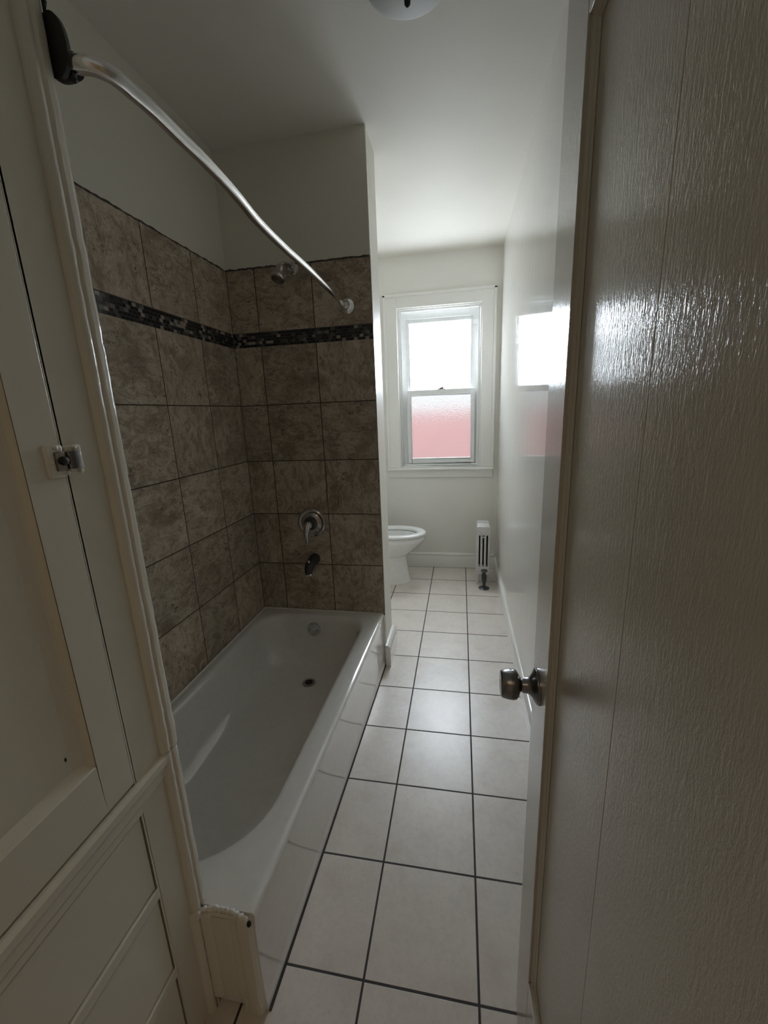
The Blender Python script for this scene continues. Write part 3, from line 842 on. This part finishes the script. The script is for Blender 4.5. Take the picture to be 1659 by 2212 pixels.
loft(b, [rrect(-0.80, -0.63, TY-0.20, TY+0.20, 0.03, 0.42), rrect(-0.81, -0.61, TY-0.215, TY+0.215, 0.03, 0.60), rrect(-0.812, -0.605, TY-0.22, TY+0.22, 0.03, 0.78)], True, True)
loft(b, [rrect(-0.78, -0.54, TY-0.11, TY+0.11, 0.03, 0.20), rrect(-0.79, -0.53, TY-0.12, TY+0.12, 0.03, 0.425)], True, True)
tank = obj('tank', b, M_porc, toi, smooth=40)
b = bmesh.new()
loft(b, [rrect(-0.817, -0.598, TY-0.228, TY+0.228, 0.03, 0.781), rrect(-0.817, -0.596, TY-0.23, TY+0.23, 0.03, 0.805), rrect(-0.812, -0.602, TY-0.224, TY+0.224, 0.03, 0.813)], True, True)
obj('tank_lid', b, M_porc, toi, smooth=40)
b = bmesh.new()
lathe(b, (-0.606, TY-0.15, 0.72), (1, 0, 0), [(0, 0.014), (0.012, 0.012)], 14)
tube(b, [(-0.590, TY-0.15, 0.72), (-0.585, TY-0.11, 0.714), (-0.585, TY-0.07, 0.71)], 0.006, 8)
obj('flush_lever', b, M_chrome, tank, smooth=40)
b = bmesh.new()
lid = [egg(-0.02, 0.43, 0.19, 0)]
loft(b, [[Vector((-0.590-0.10*(p.x)*0.15, p.y, 0.478+(p.x+0.02)*0.98)) for p in lid[0]], [Vector((-0.572-0.10*(p.x)*0.15, p.y, 0.478+(p.x+0.02)*0.98)) for p in lid[0]]], True, True)
obj('seat_lid', b, M_seat, toi, bevel=0.004)
rg = bead((-0.40, TY-0.126, 0.002), (-0.40, TY-0.126, 0.002), 0.001, 1, 0)
rg.free()
b = bmesh.new()
pts = [p + Vector((0, 0, 0.003)) for p in egg(-0.62, -0.186, 0.128, 0.0, back=.6)]
pts = [p for p in pts if p.x > -0.55]
pts.sort(key=lambda p: math.atan2(p.y-TY, p.x+0.40))
tube(b, pts, 0.005, 8)
obj('caulk_bead', b, M_caulk, toi, smooth=60)

# ------------------------------------------------------------------ radiator
rad = root('radiator', (0.451, 0.04, 0.0), 'small silver painted cast iron radiator in the far right corner', 'radiator')
RX0, RX1 = 0.394, 0.509
NS, PIT = 5, 0.0445
def section(yc):
    """one cast section: four tubes joined at head and foot, plain slots between"""
    b = bmesh.new()
    hw = 0.0162
    w = (RX1-RX0)
    tw = 0.0185
    cxs = [RX0+tw/2+0.001 + i*(w-tw-0.002)/3 for i in range(4)]
    for i, cx in enumerate(cxs):
        z0 = 0.135 if i in (1, 2) else 0.150
        loft(b, [rrect(cx-tw/2, cx+tw/2, yc-hw*0.9, yc+hw*0.9, 0.0085, z, 4, 1) for z in (0.10, 0.16, 0.3, 0.47)], True, True)
    # head block and foot block, softly rounded
    def blk(z):
        return [(z0, e) for z0, e in z]
    hb = [(0.447, 0.006, 0.70), (0.452, 0.002, 0.88), (0.470, 0.0, 1.0), (0.510, 0.0, 1.0), (0.520, 0.002, 0.95), (0.526, 0.006, 0.75), (0.528, 0.011, 0.45)]
    loft(b, [rrect(RX0+i_, RX1-i_, yc-hw*s, yc+hw*s, min(0.012, hw*s*0.95), z, 4, 1) for z, i_, s in hb], True, True)
    fb = [(0.085, 0.010, 0.6), (0.092, 0.003, 0.9), (0.110, 0.0, 1.0), (0.150, 0.0, 1.0), (0.160, 0.002, 0.9), (0.166, 0.006, 0.7)]
    loft(b, [rrect(RX0+i_, RX1-i_, yc-hw*s, yc+hw*s, min(0.012, hw*s*0.95), z, 4, 1) for z, i_, s in fb], True, True)
    lathe(b, ((RX0+RX1)/2, yc-0.0225, 0.492), (0, 1, 0), [(0, 0.016), (0.045, 0.016)], 16)
    lathe(b, ((RX0+RX1)/2, yc-0.0225, 0.125), (0, 1, 0), [(0, 0.016), (0.045, 0.016)], 16)
    return b
YR0 = -0.072
def shade_plate(yc):  # added dark plate, stands in for the shade deep in the slots
    return boxes((RX0+0.008, RX1-0.008, yc-0.003, yc+0.003, 0.11, 0.50))
for i in range(NS):
    sec = obj('section', section(YR0+0.0195+i*PIT), M_silver, rad, smooth=40)
    if i >= 1:
        obj('slot_shade_plate', shade_plate(YR0+0.0195+i*PIT), M_dark, sec)
for i in (0, NS-1):
    yc = YR0+0.0195+i*PIT
    for s, x in ((-1, RX0+0.012), (1, RX1-0.012)):
        b = bmesh.new()
        loft(b, [rrect(x-0.013+s*0.004, x+0.013+s*0.004, yc-0.014, yc+0.014, 0.006, 0.001, 4, 1), rrect(x-0.010+s*0.003, x+0.010+s*0.003, yc-0.012, yc+0.012, 0.006, 0.010, 4, 1),
                 rrect(x-0.009, x+0.009, yc-0.012, yc+0.012, 0.006, 0.045, 4, 1), rrect(x-0.011, x+0.011, yc-0.014, yc+0.014, 0.006, 0.10, 4, 1)], True, True)
        obj('leg', b, M_silver, rad, smooth=40)
RXc = (RX0+RX1)/2
b = bmesh.new()
lathe(b, (RXc, YR0+0.002, 0.490), (0, -1, 0), [(0, 0.030), (0.004, 0.030), (0.006, 0.027), (0.006, 0.020), (0.010, 0.019), (0.011, 0.014)], 28)
lathe(b, (RXc, YR0-0.008, 0.490), (0, -1, 0), [(0, 0.0115), (0.014, 0.0105)], 6)
obj('end_plug', b, M_silver, rad, smooth=30)
b = bmesh.new()
lathe(b, (RXc, YR0+0.001, 0.433), (0, -1, 0), [(0, 0.007), (0.007, 0.006), (0.012, 0.003)], 12)
obj('air_vent', b, M_silver, rad, smooth=40)
# supply valve in front of the foot
VX, VY = 0.457, -0.150
b = bmesh.new()
lathe(b, (VX, VY, 0.0), (0, 0, 1), [(0.0, 0.013), (0.060, 0.013), (0.062, 0.018), (0.074, 0.018), (0.078, 0.021), (0.105, 0.022), (0.122, 0.018), (0.132, 0.011), (0.150, 0.010)], 20)
lathe(b, (VX, VY, 0.100), (0, 1, 0), [(0, 0.016), (0.020, 0.016), (0.022, 0.021), (0.050, 0.021), (0.052, 0.015), (0.082, 0.015)], 16)
val = obj('supply_valve', b, M_iron, rad, smooth=40)
b = bmesh.new()
lathe(b, (VX, VY, 0.152), (0, 0, 1), [(0, 0.010), (0.001, 0.024), (0.006, 0.029), (0.012, 0.028), (0.015, 0.022), (0.013, 0.008)], 24)
obj('handwheel', b, M_iron, val, smooth=40)
b = bmesh.new()
lathe(b, (VX, VY, 0.0005), (0, 0, 1), [(0, 0.046), (0.003, 0.046), (0.007, 0.040), (0.012, 0.020), (0.014, 0.0135)], 28)
obj('floor_flange', b, M_iron, val, smooth=40)

# ------------------------------------------------------------------ ceiling light (switched off)
cl = root('ceiling_light', (0.085, -1.985, ZC), 'unlit round flush ceiling light with a dark finial, cut off by the top edge', 'ceiling light')
cl['label'] = 'unlit round glass ceiling light with a dark finial'
CLc = (0.090, -1.970, ZC)
b = bmesh.new()
lathe(b, CLc, (0, 0, -1), [(0, 0.080), (0.018, 0.080), (0.022, 0.074)], 40)
obj('base', b, M_steel, cl, smooth=40)
b = bmesh.new()
lathe(b, CLc, (0, 0, -1), [(0.026, 0.128), (0.030, 0.1305), (0.036, 0.128), (0.048, 0.108), (0.057, 0.078), (0.063, 0.040), (0.065, 0.012)], 56, cap0=True, cap1=True)
obj('glass_shade', b, M_opal, cl, smooth=60)
b = bmesh.new()
lathe(b, CLc, (0, 0, -1), [(0.062, 0.013), (0.070, 0.013), (0.074, 0.007), (0.082, 0.010), (0.092, 0.009), (0.099, 0.003)], 20)
obj('finial', b, M_black, cl, smooth=50)

# ------------------------------------------------------------------ light
w = bpy.data.worlds.new('overcast_sky')
S.world = w
w.use_nodes = True
bg = w.node_tree.nodes['Background']
bg.inputs[0].default_value = (0.90, 0.95, 1.0, 1)
bg.inputs[1].default_value = SKY
# bright overcast sky above the roof across the way, shining down through the upper pane
dl = bpy.data.lights.new('window_daylight', 'AREA')
dl.shape = 'RECTANGLE'; dl.size = 1.7; dl.size_y = 1.5
dl.energy = DAY; dl.color = (0.81, 0.905, 1.0)
do = bpy.data.objects.new('window_daylight', dl); COL.objects.link(do)
do.location = (0.07, YF+0.95, 2.80)
do.rotation_euler = (math.radians(-90+38), 0, 0)
HALL = 1.7  # added warm fill from the unseen hall, lifts the foreground
ld = bpy.data.lights.new('hall_fill', 'AREA')
ld.shape = 'RECTANGLE'; ld.size = 0.9; ld.size_y = 0.9
ld.energy = HALL; ld.color = (1.0, 0.74, 0.46)
lo = bpy.data.objects.new('hall_fill', ld); COL.objects.link(lo)
lo.location = (0.1, -4.5, 2.58)

# ------------------------------------------------------------------ camera (solved from the floor and wall tile grid)
cam = bpy.data.cameras.new('camera')
co = bpy.data.objects.new('camera', cam); COL.objects.link(co)
co.location = (0.25332, -3.52971, 1.50265)
co.rotation_euler = (1.33349, 0.03885, 0.17892)
cam.sensor_fit = 'VERTICAL'
cam.sensor_height = 36.0
cam.lens = 889.15227/2212*36.0
cam.clip_start = 0.01
S.camera = co

# ------------------------------------------------------------------ colour and sampling
S.view_settings.view_transform = 'Standard'
S.view_settings.look = 'None'
S.view_settings.exposure = 0.80
S.view_settings.gamma = 1.0
S.view_settings.use_curve_mapping = False
cy = S.cycles
cy.use_denoising = True
cy.use_adaptive_sampling = True
cy.adaptive_threshold = 0.015
cy.max_bounces = 10
cy.diffuse_bounces = 6
cy.glossy_bounces = 5
cy.transmission_bounces = 6
cy.sample_clamp_indirect = 4.0
cy.caustics_reflective = False
cy.caustics_refractive = False
cy.blur_glossy = 0.5
